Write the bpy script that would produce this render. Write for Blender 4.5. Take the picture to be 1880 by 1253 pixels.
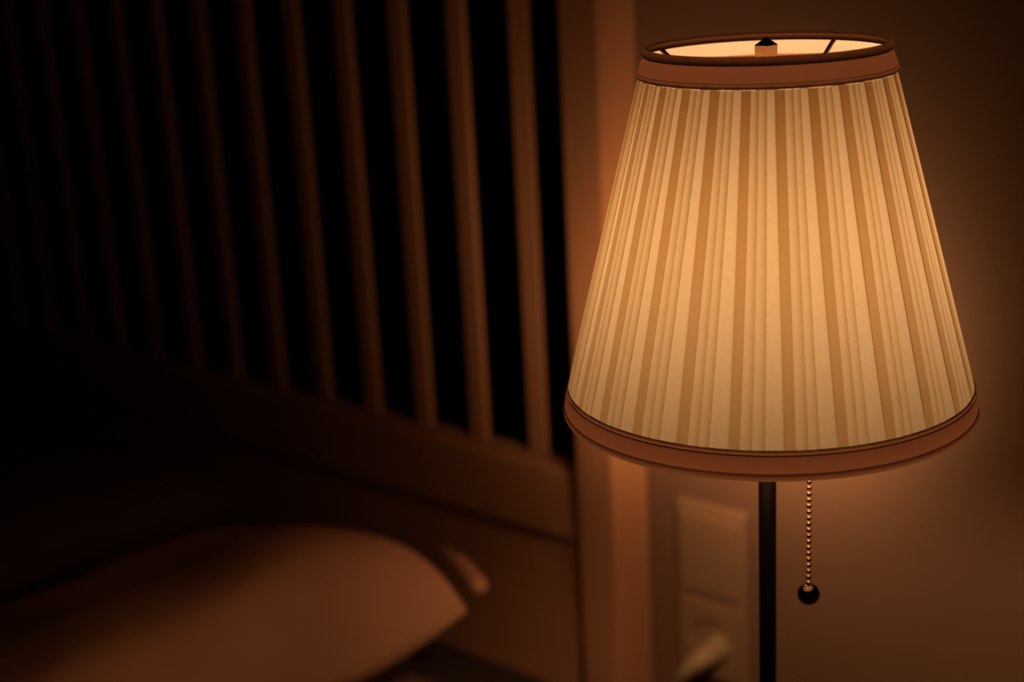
import bpy, bmesh, math, random
from mathutils import Vector, Matrix

random.seed(7)
for o in list(bpy.data.objects):
    bpy.data.objects.remove(o, do_unlink=True)
C = bpy.context.scene.collection
sc = bpy.context.scene

# ------------------------------------------------------------------ camera
YAW, PITCH, ROLL = math.radians(48.5), 0.28794993, -0.05304249
CAM = Vector((0, 0, 1.21))
fh = Vector((-math.cos(YAW), math.sin(YAW), 0))
rt = Vector((math.sin(YAW), math.cos(YAW), 0))
fw = fh * math.cos(PITCH) - Vector((0, 0, 1)) * math.sin(PITCH)
up = rt.cross(fw)
R_ = rt * math.cos(ROLL) + up * math.sin(ROLL)
U_ = up * math.cos(ROLL) - rt * math.sin(ROLL)
cd = bpy.data.cameras.new('camera')
cam = bpy.data.objects.new('camera', cd)
C.objects.link(cam)
M = Matrix((R_, U_, -fw)).transposed().to_4x4()
M.translation = CAM
cam.matrix_world = M
cd.sensor_width = 36
cd.lens = 2764.36 / 1880 * 36
cd.clip_start = 0.02
cd.dof.use_dof = True
cd.dof.focus_distance = 0.765
cd.dof.aperture_fstop = 4.6
cd.dof.aperture_blades = 0
sc.camera = cam

# ------------------------------------------------------------------ world, exposure
w = bpy.data.worlds.new('world')
sc.world = w
w.use_nodes = True
w.node_tree.nodes['Background'].inputs[0].default_value = (0, 0, 0, 1)
w.node_tree.nodes['Background'].inputs[1].default_value = 0.0
sc.view_settings.view_transform = 'Standard'
sc.view_settings.look = 'None'
sc.view_settings.gamma = 1.0
sc.view_settings.use_curve_mapping = False
sc.view_settings.exposure = 0.0

# ------------------------------------------------------------------ where the lamp stands, two added spots around it
LX, LY = -0.412, 0.673
WY = 1.15                       # the plane of the bed-head wall
TABLE_Z = 0.600
ZT, ZB = 1.131, 0.935           # top and bottom rim of the shade
RT, RB = 0.0621, 0.110
WARM = (1.0, 0.50, 0.20)
WALL_SPOT_W = 5.4
HALO_W = 3.9
GLOW = 60.0

ld = bpy.data.lights.new('added_wall_spot', 'SPOT')  # extra spot added beside the bulb to brighten the wall and pillow
ld.color = WARM
ld.energy = WALL_SPOT_W
ld.spot_size = math.radians(96)
ld.spot_blend = 1.0
ld.shadow_soft_size = 0.012
lo = bpy.data.objects.new('added_wall_spot', ld)
C.objects.link(lo)
lo.location = (LX - 0.024, LY + 0.018, 0.995)
lo.rotation_euler = (Vector(lo.location) - Vector((-0.66, WY, 0.66))).to_track_quat('Z', 'Y').to_euler()

# unseen spot added in mid-air behind the shade to brighten wall and headboard
gd = bpy.data.lights.new('added_halo', 'SPOT')
gd.spot_size = math.radians(152)
gd.spot_blend = 1.0
gd.color = WARM
gd.energy = HALO_W
gd.shadow_soft_size = 0.03
go = bpy.data.objects.new('added_halo', gd)
C.objects.link(go)
go.location = (-0.655, 0.983, 0.795)
go.rotation_euler = Vector((0.24, -0.85, -0.10)).to_track_quat('Z', 'Y').to_euler()

# ------------------------------------------------------------------ materials
def mat(name, col, rough=0.6, metal=0.0, noise=0.0, scale=8.0, bump=0.0, bscale=60.0, coat=0.0, spec=0.5, stretch=None):
    m = bpy.data.materials.new(name)
    m.use_nodes = True
    nt = m.node_tree
    b = nt.nodes['Principled BSDF']
    b.inputs['Base Color'].default_value = (*col, 1)
    b.inputs['Roughness'].default_value = rough
    b.inputs['Metallic'].default_value = metal
    b.inputs['Specular IOR Level'].default_value = spec
    b.inputs['Coat Weight'].default_value = coat
    tc = nt.nodes.new('ShaderNodeTexCoord')
    mp = nt.nodes.new('ShaderNodeMapping')
    nt.links.new(tc.outputs['Object'], mp.inputs[0])
    if stretch:
        mp.inputs['Scale'].default_value = stretch
    if noise:
        n = nt.nodes.new('ShaderNodeTexNoise')
        n.inputs['Scale'].default_value = scale
        n.inputs['Detail'].default_value = 5
        nt.links.new(mp.outputs[0], n.inputs[0])
        r = nt.nodes.new('ShaderNodeValToRGB')
        r.color_ramp.elements[0].position = 0.3
        r.color_ramp.elements[1].position = 0.7
        r.color_ramp.elements[0].color = (*[c * (1 - noise) for c in col], 1)
        r.color_ramp.elements[1].color = (*[min(1, c * (1 + noise)) for c in col], 1)
        nt.links.new(n.outputs[0], r.inputs[0])
        nt.links.new(r.outputs[0], b.inputs['Base Color'])
    if bump:
        n2 = nt.nodes.new('ShaderNodeTexNoise')
        n2.inputs['Scale'].default_value = bscale
        n2.inputs['Detail'].default_value = 3
        nt.links.new(mp.outputs[0], n2.inputs[0])
        bp = nt.nodes.new('ShaderNodeBump')
        bp.inputs['Strength'].default_value = bump
        bp.inputs['Distance'].default_value = 0.002
        nt.links.new(n2.outputs[0], bp.inputs['Height'])
        nt.links.new(bp.outputs[0], b.inputs['Normal'])
    return m

M_WALL = mat('wall_paint', (0.21, 0.125, 0.09), 0.85, noise=0.04, scale=3, bump=0.15, bscale=150)
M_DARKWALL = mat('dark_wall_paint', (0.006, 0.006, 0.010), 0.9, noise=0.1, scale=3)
M_CEIL = mat('ceiling_paint', (0.10, 0.08, 0.07), 0.9, noise=0.03, scale=2)
M_FLOOR = mat('floor_wood', (0.05, 0.03, 0.018), 0.45, noise=0.3, scale=6, stretch=(1, 12, 1))
M_WOOD = mat('stained_wood', (0.54, 0.28, 0.17), 0.8, noise=0.05, scale=10, spec=0.1, stretch=(4, 4, .5))
M_DARKWOOD = mat('dark_wood', (0.10, 0.05, 0.03), 0.45, noise=0.15, scale=10, stretch=(4, 4, .5))
M_TABLE = mat('brown_table_wood', (0.16, 0.09, 0.055), 0.6, noise=0.1, scale=6, stretch=(1, 8, 1))
M_PLASTIC = mat('white_plastic', (0.32, 0.21, 0.15), 0.5, noise=0.02, scale=4)
M_CORD = mat('cord_plastic', (0.42, 0.32, 0.22), 0.5, noise=0.02, scale=4)
M_HOLE = mat('dark_plastic', (0.01, 0.008, 0.006), 0.6, noise=0.02)
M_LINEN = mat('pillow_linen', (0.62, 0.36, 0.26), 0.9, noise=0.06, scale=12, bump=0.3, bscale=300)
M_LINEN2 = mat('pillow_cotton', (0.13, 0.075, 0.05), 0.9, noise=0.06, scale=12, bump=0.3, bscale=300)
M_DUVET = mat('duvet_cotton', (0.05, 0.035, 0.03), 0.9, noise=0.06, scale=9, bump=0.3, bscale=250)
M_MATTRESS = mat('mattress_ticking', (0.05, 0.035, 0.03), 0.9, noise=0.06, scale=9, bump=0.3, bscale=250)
M_POLE = mat('black_metal', (0.006, 0.005, 0.005), 0.30, metal=0.0, noise=0.05, scale=20, spec=0.12)
M_BRASS = mat('brass', (0.42, 0.26, 0.13), 0.3, metal=1.0, noise=0.05, scale=30)
M_BEAD = mat('aged_brass', (0.75, 0.56, 0.38), 0.25, metal=1.0, noise=0.06, scale=300)
M_KNOB = mat('blackened_brass', (0.09, 0.06, 0.036), 0.14, metal=1.0, noise=0.1, scale=200)

def fabric(name, base_t, layer_t, outer, inner, use_attr=True):
    """thin cloth: lets light through (less where pleats overlap and where fold shading is painted in), outside and lining colours differ"""
    m = bpy.data.materials.new(name)
    m.use_nodes = True
    nt = m.node_tree
    for n in list(nt.nodes):
        nt.nodes.remove(n)
    out = nt.nodes.new('ShaderNodeOutputMaterial')
    add = nt.nodes.new('ShaderNodeAddShader')
    tr = nt.nodes.new('ShaderNodeBsdfTranslucent')
    df = nt.nodes.new('ShaderNodeBsdfDiffuse')
    nt.links.new(tr.outputs[0], add.inputs[0])
    nt.links.new(df.outputs[0], add.inputs[1])
    nt.links.new(add.outputs[0], out.inputs[0])
    geo = nt.nodes.new('ShaderNodeNewGeometry')
    mx = nt.nodes.new('ShaderNodeMix')
    mx.data_type = 'RGBA'
    nt.links.new(geo.outputs['Backfacing'], mx.inputs[0])
    mx.inputs[6].default_value = (*outer, 1)
    mx.inputs[7].default_value = (*inner, 1)
    nt.links.new(mx.outputs[2], df.inputs[0])
    # weave
    tc = nt.nodes.new('ShaderNodeTexCoord')
    nz = nt.nodes.new('ShaderNodeTexNoise')
    nz.inputs['Scale'].default_value = 420
    nz.inputs['Detail'].default_value = 2
    nt.links.new(tc.outputs['Object'], nz.inputs[0])
    mr = nt.nodes.new('ShaderNodeMapRange')
    mr.inputs[3].default_value = 0.90
    mr.inputs[4].default_value = 1.10
    nt.links.new(nz.outputs[0], mr.inputs[0])
    comb = nt.nodes.new('ShaderNodeCombineXYZ')
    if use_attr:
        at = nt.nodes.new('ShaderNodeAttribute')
        at.attribute_name = 'layers'  # cloth overlap with fold shading painted in
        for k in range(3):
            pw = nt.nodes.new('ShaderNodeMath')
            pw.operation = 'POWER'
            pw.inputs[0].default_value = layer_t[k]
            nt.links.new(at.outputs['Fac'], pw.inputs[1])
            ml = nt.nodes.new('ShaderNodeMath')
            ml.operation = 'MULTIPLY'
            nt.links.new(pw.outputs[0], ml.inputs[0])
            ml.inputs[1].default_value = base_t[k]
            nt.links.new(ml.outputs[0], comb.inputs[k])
    else:
        for k in range(3):
            comb.inputs[k].default_value = base_t[k]
    vm = nt.nodes.new('ShaderNodeVectorMath')
    vm.operation = 'SCALE'
    nt.links.new(comb.outputs[0], vm.inputs[0])
    nt.links.new(mr.outputs[0], vm.inputs['Scale'])
    nt.links.new(vm.outputs[0], tr.inputs[0])
    return m

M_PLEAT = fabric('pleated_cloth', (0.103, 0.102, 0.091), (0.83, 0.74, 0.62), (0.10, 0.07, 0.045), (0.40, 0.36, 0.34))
M_BAND = fabric('folded_band_cloth', (0.040, 0.019, 0.013), (1, 1, 1), (0.12, 0.055, 0.03), (0.30, 0.30, 0.30), use_attr=False)
M_PIPING = fabric('piping_cloth', (0.035, 0.018, 0.012), (1, 1, 1), (0.16, 0.075, 0.04), (0.16, 0.075, 0.04), use_attr=False)

M_RIM = fabric('rim_cloth', (0.022, 0.010, 0.006), (1, 1, 1), (0.10, 0.045, 0.025), (0.05, 0.025, 0.015), use_attr=False)

def emit(name, col, s):
    m = bpy.data.materials.new(name)
    m.use_nodes = True
    nt = m.node_tree
    for n in list(nt.nodes):
        nt.nodes.remove(n)
    out = nt.nodes.new('ShaderNodeOutputMaterial')
    e = nt.nodes.new('ShaderNodeEmission')
    e.inputs[0].default_value = (*col, 1)
    e.inputs[1].default_value = s
    nt.links.new(e.outputs[0], out.inputs[0])
    return m
M_BULB = emit('bulb_glow', WARM, GLOW)

# ------------------------------------------------------------------ helpers
def link(name, bm, m, parent=None, smooth=False, loc=(0, 0, 0), bevel=0.0, segs=2):
    me = bpy.data.meshes.new(name)
    bmesh.ops.recalc_face_normals(bm, faces=bm.faces)
    bm.to_mesh(me)
    bm.free()
    me.materials.append(m)
    if smooth:
        for p in me.polygons:
            p.use_smooth = True
    o = bpy.data.objects.new(name, me)
    C.objects.link(o)
    o.location = loc
    if parent:
        o.parent = parent
    if bevel:
        bv = o.modifiers.new('bevel', 'BEVEL')
        bv.width = bevel
        bv.segments = segs
        bv.limit_method = 'ANGLE'
    return o

def box(bm, x0, x1, y0, y1, z0, z1):
    v = [bm.verts.new((x, y, z)) for x in (x0, x1) for y in (y0, y1) for z in (z0, z1)]
    for f in ((0, 1, 3, 2), (4, 6, 7, 5), (0, 4, 5, 1), (2, 3, 7, 6), (0, 2, 6, 4), (1, 5, 7, 3)):
        bm.faces.new([v[i] for i in f])

def BOX(*a):
    bm = bmesh.new()
    box(bm, *a)
    return bm

def lathe(profile, n=96, closed=False, cx=0, cy=0):
    bm = bmesh.new()
    rings = []
    for (r, z) in profile:
        if r < 1e-6:
            rings.append([bm.verts.new((cx, cy, z))])
        else:
            rings.append([bm.verts.new((cx + r * math.cos(2 * math.pi * k / n), cy + r * math.sin(2 * math.pi * k / n), z)) for k in range(n)])
    pairs = list(zip(rings[:-1], rings[1:]))
    if closed:
        pairs.append((rings[-1], rings[0]))
    for a, b in pairs:
        for k in range(n):
            k2 = (k + 1) % n
            if len(a) == 1 and len(b) == 1:
                continue
            if len(a) == 1:
                bm.faces.new((a[0], b[k], b[k2]))
            elif len(b) == 1:
                bm.faces.new((a[k], b[0], a[k2]))
            else:
                bm.faces.new((a[k], b[k], b[k2], a[k2]))
    return bm

def tube(bm, pts, rads, n=16):
    pts = [Vector(p) for p in pts]
    if not isinstance(rads, (list, tuple)):
        rads = [rads] * len(pts)
    rings = []
    ref = Vector((0, 0, 1))
    t0 = (pts[1] - pts[0]).normalized()
    if abs(t0.dot(ref)) > 0.95:
        ref = Vector((1, 0, 0))
    nrm = (ref - t0 * ref.dot(t0)).normalized()
    for i, p in enumerate(pts):
        t = (pts[min(i + 1, len(pts) - 1)] - pts[max(i - 1, 0)]).normalized()
        nrm = (nrm - t * nrm.dot(t)).normalized()
        bi = t.cross(nrm)
        rings.append([bm.verts.new(p + (nrm * math.cos(2 * math.pi * k / n) + bi * math.sin(2 * math.pi * k / n)) * rads[i]) for k in range(n)])
    for a, b in zip(rings[:-1], rings[1:]):
        for k in range(n):
            bm.faces.new((a[k], a[(k + 1) % n], b[(k + 1) % n], b[k]))
    bm.faces.new(rings[0][::-1])
    bm.faces.new(rings[-1])

def spline(pts, n=10):
    P = [Vector(p) for p in pts]
    P = [P[0] * 2 - P[1]] + P + [P[-1] * 2 - P[-2]]
    out = []
    for i in range(1, len(P) - 2):
        for k in range(n):
            t = k / n
            a, b, c, d = P[i - 1], P[i], P[i + 1], P[i + 2]
            out.append(0.5 * ((2 * b) + (c - a) * t + (2 * a - 5 * b + 4 * c - d) * t * t + (3 * b - a - 3 * c + d) * t ** 3))
    out.append(P[-2])
    return out

def empty(name, label, cat, loc=(0, 0, 0), group=None):
    o = bpy.data.objects.new(name, None)
    C.objects.link(o)
    o.location = loc
    o.empty_display_size = 0.05
    o['label'] = label
    o['category'] = cat
    if group:
        o['group'] = group
    return o

def tag(o, label, cat, group=None):
    o['label'] = label
    o['category'] = cat
    if group:
        o['group'] = group
    return o

def struct(name, bm, m, label=None):
    o = link(name, bm, m)
    o['kind'] = 'structure'
    if label:
        o['label'] = label
    return o

# ------------------------------------------------------------------ the room
struct('floor', BOX(-3.3, 1.7, -2.4, 3.1, -0.1, 0.0), M_FLOOR, 'wooden bedroom floor')
struct('ceiling', BOX(-3.3, 1.7, -2.4, 3.1, 2.5, 2.6), M_CEIL, 'plain bedroom ceiling')
struct('wall_back', BOX(-0.876, 1.6, WY, WY + 0.12, 0, 2.5), M_WALL, 'brown lit wall with the switch and socket behind the lamp')
struct('wall_right', BOX(1.6, 1.7, -2.3, 1.27, 0, 2.5), M_WALL, 'wall on the right of the bedroom')
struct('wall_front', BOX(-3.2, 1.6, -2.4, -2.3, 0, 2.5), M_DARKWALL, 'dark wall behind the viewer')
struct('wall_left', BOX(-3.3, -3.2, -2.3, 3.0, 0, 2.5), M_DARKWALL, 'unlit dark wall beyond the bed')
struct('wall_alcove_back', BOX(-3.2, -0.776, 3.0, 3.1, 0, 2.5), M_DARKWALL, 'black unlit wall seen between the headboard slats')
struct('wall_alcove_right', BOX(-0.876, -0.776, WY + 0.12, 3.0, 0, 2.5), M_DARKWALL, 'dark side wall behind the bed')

# ------------------------------------------------------------------ bed
bed = empty('bed', 'dark wooden bed with a tall slatted headboard left of the lamp', 'bed', (-1.6, 0.1, 0))
BO = Vector((-1.6, 0.1, 0))
def bpart(name, bounds, m, parent, bevel=0.002):
    x0, x1, y0, y1, z0, z1 = bounds
    return link(name, BOX(x0 - BO.x, x1 - BO.x, y0 - BO.y, y1 - BO.y, z0, z1), m, parent, bevel=bevel)
XR, XL = -0.842, -2.36
head = bpart('headboard', (XL + 0.047, XR - 0.047, 1.108, 1.134, 0.644, 0.648), M_WOOD, bed, 0)   # sill strip the slats stand on
bpart('post', (XR - 0.047, XR, 1.090, 1.148, 0, 1.40), M_WOOD, head, 0.003)
bpart('post', (XL, XL + 0.047, 1.090, 1.148, 0, 1.40), M_WOOD, head, 0.003)
bpart('lower_rail', (XL + 0.047, XR - 0.047, 1.100, 1.140, 0.570, 0.644), M_WOOD, head, 0.003)
bpart('upper_rail', (XL + 0.047, XR - 0.047, 1.100, 1.140, 1.27, 1.37), M_WOOD, head, 0.003)
bpart('panel', (XL + 0.051, XR - 0.052, 1.112, 1.128, 0.22, 0.566), M_WOOD, head, 0.0015)
slat = None
for k in range(16):
    x = -0.962 - 0.0824 * k
    if slat is None:
        slat = bpart('slat', (x - 0.0125, x + 0.0125, 1.118, 1.125, 0.648, 1.27), M_WOOD, head, 0.003)
    else:
        s = slat.copy()
        C.objects.link(s)
        s.parent = head
        s.location.x = slat.location.x - 0.0824 * k
bpart('side_rail', (XR - 0.040, XR - 0.012, -0.86, 1.090, 0.22, 0.36), M_DARKWOOD, bed, 0.003)
bpart('side_rail', (XL + 0.012, XL + 0.040, -0.86, 1.090, 0.22, 0.36), M_DARKWOOD, bed, 0.003)
bpart('footboard', (XL, XR, -0.90, -0.86, 0.0, 0.50), M_DARKWOOD, bed, 0.003)
bpart('slatted_base', (XL + 0.04, XR - 0.04, -0.86, 1.090, 0.24, 0.268), M_DARKWOOD, bed, 0.002)

# mattress
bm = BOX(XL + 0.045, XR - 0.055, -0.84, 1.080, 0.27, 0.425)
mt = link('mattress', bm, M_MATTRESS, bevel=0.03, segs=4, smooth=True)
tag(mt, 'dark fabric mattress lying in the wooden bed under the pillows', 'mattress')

def pillow(name, P00, P10, P11, P01, th, tl, m, seed=1, n=40, creases=0.004, lean=0.0):
    """P00..P01: the four seam corners; th: rise above the seam, tl: depth below it"""
    rnd = random.Random(seed)
    P = [Vector(p) for p in (P00, P10, P11, P01)]
    c = sum(P, Vector()) / 4
    bm = bmesh.new()
    ph = [rnd.uniform(0, 6.28) for _ in range(6)]
    grids = []
    for side in (1, -1):
        g = []
        for i in range(n + 1):
            row = []
            for j in range(n + 1):
                u, v = -math.cos(math.pi * i / n), -math.cos(math.pi * j / n)
                uu = u * (1 - 0.07 * (1 - v * v))
                vv = v * (1 - 0.07 * (1 - u * u))
                a, b = (uu + 1) / 2, (vv + 1) / 2
                p = P[0] * (1 - a) * (1 - b) + P[1] * a * (1 - b) + P[2] * a * b + P[3] * (1 - a) * b
                e = (max(0, 1 - abs(u) ** 7) * max(0, 1 - abs(v) ** 7)) ** 0.5
                wr = math.sin(5 * u + 2.3 * v + ph[0]) * math.sin(3.1 * v - 2 * u + ph[1]) + 0.6 * math.sin(9 * v + 3 * u * u + ph[2])
                z = (th * (1 + lean * u) if side > 0 else -tl) * e + creases * wr * e * 0.9
                row.append((p.x - c.x, p.y - c.y, p.z - c.z + z))
            g.append(row)
        grids.append(g)
    V = {}
    def vert(s, i, j):
        if i in (0, n) or j in (0, n):
            s = 0
        if (s, i, j) not in V:
            V[(s, i, j)] = bm.verts.new(grids[s][i][j])
        return V[(s, i, j)]
    for s in (0, 1):
        for i in range(n):
            for j in range(n):
                q = [vert(s, i, j), vert(s, i + 1, j), vert(s, i + 1, j + 1), vert(s, i, j + 1)]
                bm.faces.new(q if s == 0 else q[::-1])
    o = link(name, bm, m, smooth=True, loc=c)
    sub = o.modifiers.new('smooth', 'SUBSURF')
    sub.levels = sub.render_levels = 1
    return o, c

top_p, pc = pillow('pillow', (-1.245, 0.40, 0.555), (-0.858, 0.34, 0.588), (-0.858, 0.890, 0.592), (-1.225, 0.900, 0.560), 0.084, 0.036, M_LINEN, 3, lean=0.42)
tag(top_p, 'beige linen pillow on top, its corner pointing at the headboard post', 'pillow')
# open flap of the pillow case, standing off the corner
bm = bmesh.new()
fl = spline([(-0.960, 0.957, 0.604), (-0.924, 0.943, 0.607), (-0.893, 0.931, 0.605), (-0.864, 0.917, 0.600)], 6)
tube(bm, [p - pc for p in fl], [0.003] * 3 + [0.006] * 4 + [0.008] * (len(fl) - 10) + [0.009, 0.008, 0.005], 12)
link('case_hem', bm, M_LINEN, top_p, smooth=True)
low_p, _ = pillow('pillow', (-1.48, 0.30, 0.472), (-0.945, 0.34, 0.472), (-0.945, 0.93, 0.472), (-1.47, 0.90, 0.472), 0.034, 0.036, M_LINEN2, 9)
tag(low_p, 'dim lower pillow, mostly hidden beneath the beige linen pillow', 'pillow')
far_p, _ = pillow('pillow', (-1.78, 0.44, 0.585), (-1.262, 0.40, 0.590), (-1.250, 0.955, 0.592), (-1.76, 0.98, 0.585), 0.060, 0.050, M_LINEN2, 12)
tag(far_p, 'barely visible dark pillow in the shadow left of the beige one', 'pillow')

# ------------------------------------------------------------------ nightstand (below the frame, carries the lamp)
ns = empty('nightstand', 'small brown nightstand under the lamp, beside the bed', 'nightstand', (-0.43, 0.64, 0))
def npart(name, b, m, parent, bevel=0.003):
    x0, x1, y0, y1, z0, z1 = b
    return link(name, BOX(x0 + .43, x1 + .43, y0 - .64, y1 - .64, z0, z1), m, parent, bevel=bevel)
npart('top_board', (-0.65, -0.21, 0.45, 0.84, 0.578, 0.600), M_TABLE, ns)
npart('body', (-0.635, -0.225, 0.475, 0.83, 0.16, 0.578), M_TABLE, ns)
for (a, b) in ((0.385, 0.565), (0.19, 0.37)):
    d = npart('drawer', (-0.625, -0.235, 0.460, 0.475, a, b), M_TABLE, ns)
    kb = lathe([(0, -0.016), (0.010, -0.014), (0.012, -0.008), (0.006, 0)], 24)
    bmesh.ops.rotate(kb, cent=(0, 0, 0), matrix=Matrix.Rotation(math.radians(-90), 3, 'X'), verts=kb.verts)
    bmesh.ops.translate(kb, vec=(0, 0.460 - .64, (a + b) / 2), verts=kb.verts)
    link('knob', kb, M_BRASS, d, smooth=True)
for x in (-0.63, -0.26):
    for y in (0.48, 0.80):
        npart('leg', (x, x + 0.03, y, y + 0.03 - 0.005, 0, 0.16), M_TABLE, ns)

# ------------------------------------------------------------------ switch and socket on the wall
sk = empty('wall_socket', 'upright double wall plate with a switch above a socket, behind the lamp', 'wall socket', (-0.763, WY, 0.532))
def spart(name, b, m, parent, bevel=0.002, segs=3):
    return link(name, BOX(*b), m, parent, bevel=bevel, segs=segs)
spart('frame_plate', (-0.0405, 0.0405, -0.010, 0.0, -0.094, 0.096), M_PLASTIC, sk, 0.003)
spart('switch_rocker', (-0.0345, 0.0345, -0.0145, -0.010, 0.0025, 0.086), M_PLASTIC, sk, 0.002)
# socket insert: a square front with a round well
bm = bmesh.new()
N = 48
sq, c1, c2 = [], [], []
cz = -0.0465
for k in range(N):
    a = 2 * math.pi * k / N
    ca, sa = math.cos(a), math.sin(a)
    s = 0.0345 / max(abs(ca), abs(sa))
    sq.append(bm.verts.new((ca * s, -0.0145, cz + sa * s * 1.12)))
    c1.append(bm.verts.new((ca * 0.0225, -0.0145, cz + sa * 0.0225)))
    c2.append(bm.verts.new((ca * 0.0218, -0.0035, cz + sa * 0.0215)))
sb = [bm.verts.new((v.co.x, -0.0025, v.co.z)) for v in sq]
for k in range(N):
    q = (k + 1) % N
    bm.faces.new((sq[k], sq[q], c1[q], c1[k]))
    bm.faces.new((c1[k], c1[q], c2[q], c2[k]))
    bm.faces.new((sb[k], sb[q], sq[q], sq[k]))
bm.faces.new(c2)
link('socket_insert', bm, M_PLASTIC, sk)
# plug with its cord
pl = empty('power_plug', 'pale power plug with a curving cord, pushed into the wall socket', 'plug', (-0.753, WY - 0.0145, 0.4805))
bm = bmesh.new()
pts = spline([(0, 0.011, 0), (0, -0.008, 0), (-0.001, -0.024, -0.001), (-0.010, -0.035, -0.010), (-0.022, -0.038, -0.026)], 6)
n_ = len(pts)
tube(bm, pts, [0.0150 - 0.0098 * (i / (n_ - 1)) ** 1.3 for i in range(n_)], 24)
link('plug_body', bm, M_CORD, pl, smooth=True)
bm = bmesh.new()
tube(bm, spline([(-0.020, -0.0378, -0.023), (-0.034, -0.037, -0.046), (-0.047, -0.034, -0.075), (-0.055, -0.028, -0.13), (-0.05, -0.03, -0.25), (-0.02, -0.06, -0.40), (0.05, -0.10, -0.476), (0.10, -0.13, -0.4805)], 10), 0.0042, 12)
link('cord', bm, M_CORD, pl, smooth=True)

# ------------------------------------------------------------------ the lamp
lamp = empty('table_lamp', 'lit table lamp with a cream pleated fabric shade on a thin black pole', 'table lamp', (LX, LY, TABLE_Z))
def zz(z):
    return z - TABLE_Z
link('base', lathe([(0, 0), (0.076, 0), (0.080, 0.003), (0.079, 0.009), (0.070, 0.014), (0.035, 0.019), (0.014, 0.024), (0.008, 0.034), (0, 0.034)], 96), M_POLE, lamp, smooth=True)
link('pole', lathe([(0, 0.02), (0.0049, 0.02), (0.0049, zz(0.955)), (0, zz(0.955))], 40), M_POLE, lamp, smooth=True)
link('socket', lathe([(0, zz(0.945)), (0.009, zz(0.947)), (0.013, zz(0.955)), (0.015, zz(0.966)), (0.013, zz(0.972)), (0, zz(0.972))], 40), M_BRASS, lamp, smooth=True)
bulb_prof = [(0.010, zz(0.971)), (0.013, zz(0.975)), (0.017, zz(0.985)), (0.0185, zz(1.00)), (0.0185, zz(1.034)), (0.017, zz(1.052)), (0.012, zz(1.066)), (0.006, zz(1.072)), (0, zz(1.074))]
link('bulb', lathe(bulb_prof, 32), M_BULB, lamp, smooth=True)

# pleated shade -------------------------------------------------
NP = 26
def shade_r(t):
    """fabric radius, t = 0 at the bottom, 1 at the top"""
    return 0.1078 + (0.0648 - 0.1078) * t
ZF0, ZF1 = ZB + 0.0150, ZT - 0.0154
cols = []
rp = random.Random(5)
# each repeat: dark flat fold, two rounded folds, a single open layer; edge shading and gradients painted into the transmittance
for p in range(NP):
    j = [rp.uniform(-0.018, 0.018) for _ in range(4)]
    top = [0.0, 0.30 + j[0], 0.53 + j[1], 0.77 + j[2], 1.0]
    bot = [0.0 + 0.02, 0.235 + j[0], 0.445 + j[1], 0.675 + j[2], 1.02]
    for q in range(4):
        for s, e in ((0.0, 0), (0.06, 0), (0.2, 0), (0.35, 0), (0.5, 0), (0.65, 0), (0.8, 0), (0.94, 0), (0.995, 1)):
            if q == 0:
                lay_shade = 2.15 + 0.35 * math.exp(-s / 0.10) + 0.55 * math.exp(-(1 - s) / 0.06)
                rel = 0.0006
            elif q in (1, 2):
                lay_shade = 0.45 + 1.55 * s ** 2.4 - 0.10 * math.exp(-((s - 0.12) / 0.1) ** 2) + 0.5 * math.exp(-s / 0.03)
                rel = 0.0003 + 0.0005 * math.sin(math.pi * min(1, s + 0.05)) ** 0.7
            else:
                lay_shade = 0.35 - 0.20 * math.exp(-s / 0.12) + 0.75 * max(0, (s - 0.82) / 0.18) ** 2
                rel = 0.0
            cols.append((p, top[q] + (top[q + 1] - top[q]) * s, bot[q] + (bot[q + 1] - bot[q]) * s, lay_shade, rel))
ROWS = 15
bm = bmesh.new()
lay_l = bm.verts.layers.float.new('layers')  # holds pleat overlap plus painted shade along the folds
grid = []
PH0 = 0.0105
for (p, ft, fb, lay_shade, rel) in cols:
    col = []
    for r in range(ROWS):
        t = r / (ROWS - 1)
        f = fb + (ft - fb) * t ** 1.15
        a = 2 * math.pi * (p + f) / NP + PH0 + 0.004 * math.sin(3 * t + 5 * 2 * math.pi * (p + f) / NP)
        rr = shade_r(t) + rel * (0.25 if r == 0 else 1.0)
        v = bm.verts.new((rr * math.cos(a), rr * math.sin(a), zz(ZF0 + (ZF1 - ZF0) * t)))
        v[lay_l] = lay_shade * (0.88 + 0.75 * t ** 2) + 0.12 * t * t
        col.append(v)
    grid.append(col)
for i in range(len(grid)):
    a, b = grid[i], grid[(i + 1) % len(grid)]
    for r in range(ROWS - 1):
        bm.faces.new((a[r], a[r + 1], b[r + 1], b[r]))
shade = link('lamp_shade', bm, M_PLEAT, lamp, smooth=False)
# normals must face outwards
me = shade.data
c0 = me.polygons[0]
if c0.normal.dot(Vector((c0.center.x, c0.center.y, 0))) < 0:
    me.flip_normals()

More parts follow.
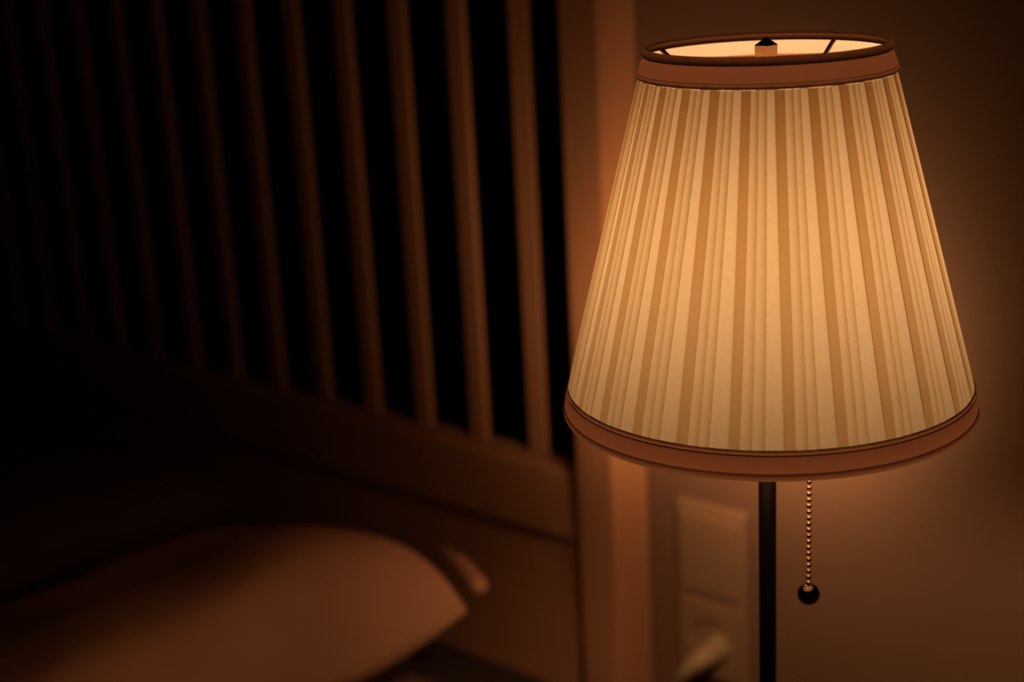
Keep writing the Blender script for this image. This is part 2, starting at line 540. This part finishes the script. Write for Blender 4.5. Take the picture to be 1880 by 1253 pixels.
def ring(name, prof_, m, parent, n=128):
    """a cloth ring of one layer: the profile runs upwards on the outside and is left open towards the bulb"""
    o = link(name, lathe(prof_, n), m, parent, smooth=True)
    p0 = o.data.polygons[0]
    if p0.normal.dot(Vector((p0.center.x, p0.center.y, 0))) < 0:
        o.data.flip_normals()
    return o
def arc(r, z, a, b, a0, a1, n=10):
    return [(r + a * math.cos(math.radians(a0 + (a1 - a0) * k / n)), zz(z) + b * math.sin(math.radians(a0 + (a1 - a0) * k / n))) for k in range(n + 1)]
ring('top_piping', arc(0.0618, ZT - 0.0024, 0.0017, 0.0024, -80, 150), M_RIM, shade)
ring('top_band', [(0.0658, zz(ZT - 0.0128)), (0.0650, zz(ZT - 0.0095)), (0.0640, zz(ZT - 0.0068)), (0.0624, zz(ZT - 0.0046))], M_BAND, shade)
ring('band_piping', arc(0.0654, ZT - 0.0139, 0.0010, 0.0014, -100, 80), M_PIPING, shade)
ring('bottom_band', [(0.1100, zz(ZB + 0.0040)), (0.1103, zz(ZB + 0.0060)), (0.1098, zz(ZB + 0.0100)), (0.1088, zz(ZB + 0.0130))], M_BAND, shade)
ring('band_piping', [(0.1082, zz(ZB + 0.0127)), (0.1087, zz(ZB + 0.0131)), (0.1089, zz(ZB + 0.0137)), (0.1088, zz(ZB + 0.0143)), (0.1084, zz(ZB + 0.0148)), (0.1079, zz(ZB + 0.0151))], M_PIPING, shade)
ring('bottom_piping', arc(0.1090, ZB + 0.0020, 0.0021, 0.0022, -150, 75), M_PIPING, shade)
# loose thread hanging under the rim
def cam_pt(px, py, depth):
    v = fw + R_ * ((px - 940) / 2764.36) - U_ * ((py - 626.5) / 2764.36)
    return CAM + v * depth

bm = bmesh.new()
dl = (Vector((LX, LY, 0.95)) - CAM).dot(fw)
off = Vector((LX, LY, TABLE_Z))
tube(bm, [cam_pt(a, b, dl + 0.012) - off for a, b in ((1085, 812), (1089, 830), (1091, 845), (1094, 853), (1098, 857))], 0.00009, 6)
th_ = link('loose_thread', bm, M_PIPING, shade)

# spider: hub and four arms carrying the shade
hubz = ZT - 0.046
sp = link('shade_carrier', lathe([(0.0052, zz(hubz) - 0.002), (0.012, zz(hubz) - 0.002), (0.012, zz(hubz) + 0.002), (0.0052, zz(hubz) + 0.002)], 32, closed=True), M_BRASS, lamp, smooth=False)
view_az = math.atan2(rt.y, rt.x)
for d in (43, 146, 223, 326):
    a = view_az + math.radians(d)
    bm = bmesh.new()
    tube(bm, [(0.011 * math.cos(a), 0.011 * math.sin(a), zz(hubz)), (0.0600 * math.cos(a), 0.0600 * math.sin(a), zz(ZT) - 0.004)], 0.0013, 10)
    link('arm', bm, M_BRASS, sp, smooth=True)
# harp rods from the socket up to the hub
bm = bmesh.new()
for s in (1, -1):
    tube(bm, spline([(s * 0.012, 0, zz(0.960)), (s * 0.030, 0, zz(0.985)), (s * 0.034, 0, zz(1.03)), (s * 0.027, 0, zz(1.07)), (s * 0.010, 0, zz(hubz))], 8), 0.0012, 8)
link('harp', bm, M_BRASS, lamp, smooth=True)
# finial: square brass block under a black pyramid
fin = bmesh.new()
hw = 0.0041
box(fin, -hw, hw, -hw, hw, zz(hubz) + 0.002, zz(ZT) - 0.0010)
ra = view_az + math.radians(45)
bmesh.ops.rotate(fin, cent=(0, 0, 0), matrix=Matrix.Rotation(ra, 3, 'Z'), verts=fin.verts)
fo = link('finial', fin, M_BRASS, lamp)
py = bmesh.new()
b4 = [py.verts.new((sx * (hw + 0.0002), sy * (hw + 0.0002), zz(ZT) - 0.0010)) for sx, sy in ((1, 1), (-1, 1), (-1, -1), (1, -1))]
ap = py.verts.new((0, 0, zz(ZT) + 0.0032))
py.faces.new(b4)
for k in range(4):
    py.faces.new((b4[k], b4[(k + 1) % 4], ap))
bmesh.ops.rotate(py, cent=(0, 0, 0), matrix=Matrix.Rotation(ra, 3, 'Z'), verts=py.verts)
cp = link('finial_cap', py, M_POLE, fo)
cp['label'] = 'black pyramid tip'

# pull chain with beads and a ball
depth = (Vector((LX, LY, 0.9)) - CAM).dot(fw)
T0 = cam_pt(1489.5, 888, depth)
kn = cam_pt(1484.5, 1091, depth + 0.004)
cx_, cy_ = kn.x - LX, kn.y - LY
ctop = zz(0.968)
kz = zz(kn.z)
bm = bmesh.new()
tube(bm, [(cx_, cy_, kz + 0.004), (cx_, cy_, ctop)], 0.00035, 8)
chain = link('pull_chain', bm, M_BEAD, lamp, smooth=True)
arm = bmesh.new()
tube(arm, [(0.012 * cx_ / math.hypot(cx_, cy_), 0.012 * cy_ / math.hypot(cx_, cy_), ctop), (cx_, cy_, ctop)], 0.0016, 10)
link('switch_arm', arm, M_BRASS, lamp, smooth=True)
bm = bmesh.new()
bmesh.ops.create_uvsphere(bm, u_segments=48, v_segments=24, radius=0.0062)
kb = link('ball', bm, M_KNOB, chain, smooth=True, loc=(cx_, cy_, kz))
kb['label'] = 'dark polished ball at the end of the chain'
bead = None
z = kz + 0.0068
i = 0
while z < ctop - 0.001:
    if bead is None:
        bm = bmesh.new()
        bmesh.ops.create_uvsphere(bm, u_segments=24, v_segments=12, radius=0.00148)
        bead = link('bead', bm, M_BEAD, chain, smooth=True, loc=(cx_, cy_, z))
    else:
        b = bead.copy()
        C.objects.link(b)
        b.parent = chain
        b.location = (cx_, cy_, z)
    z += 0.00354
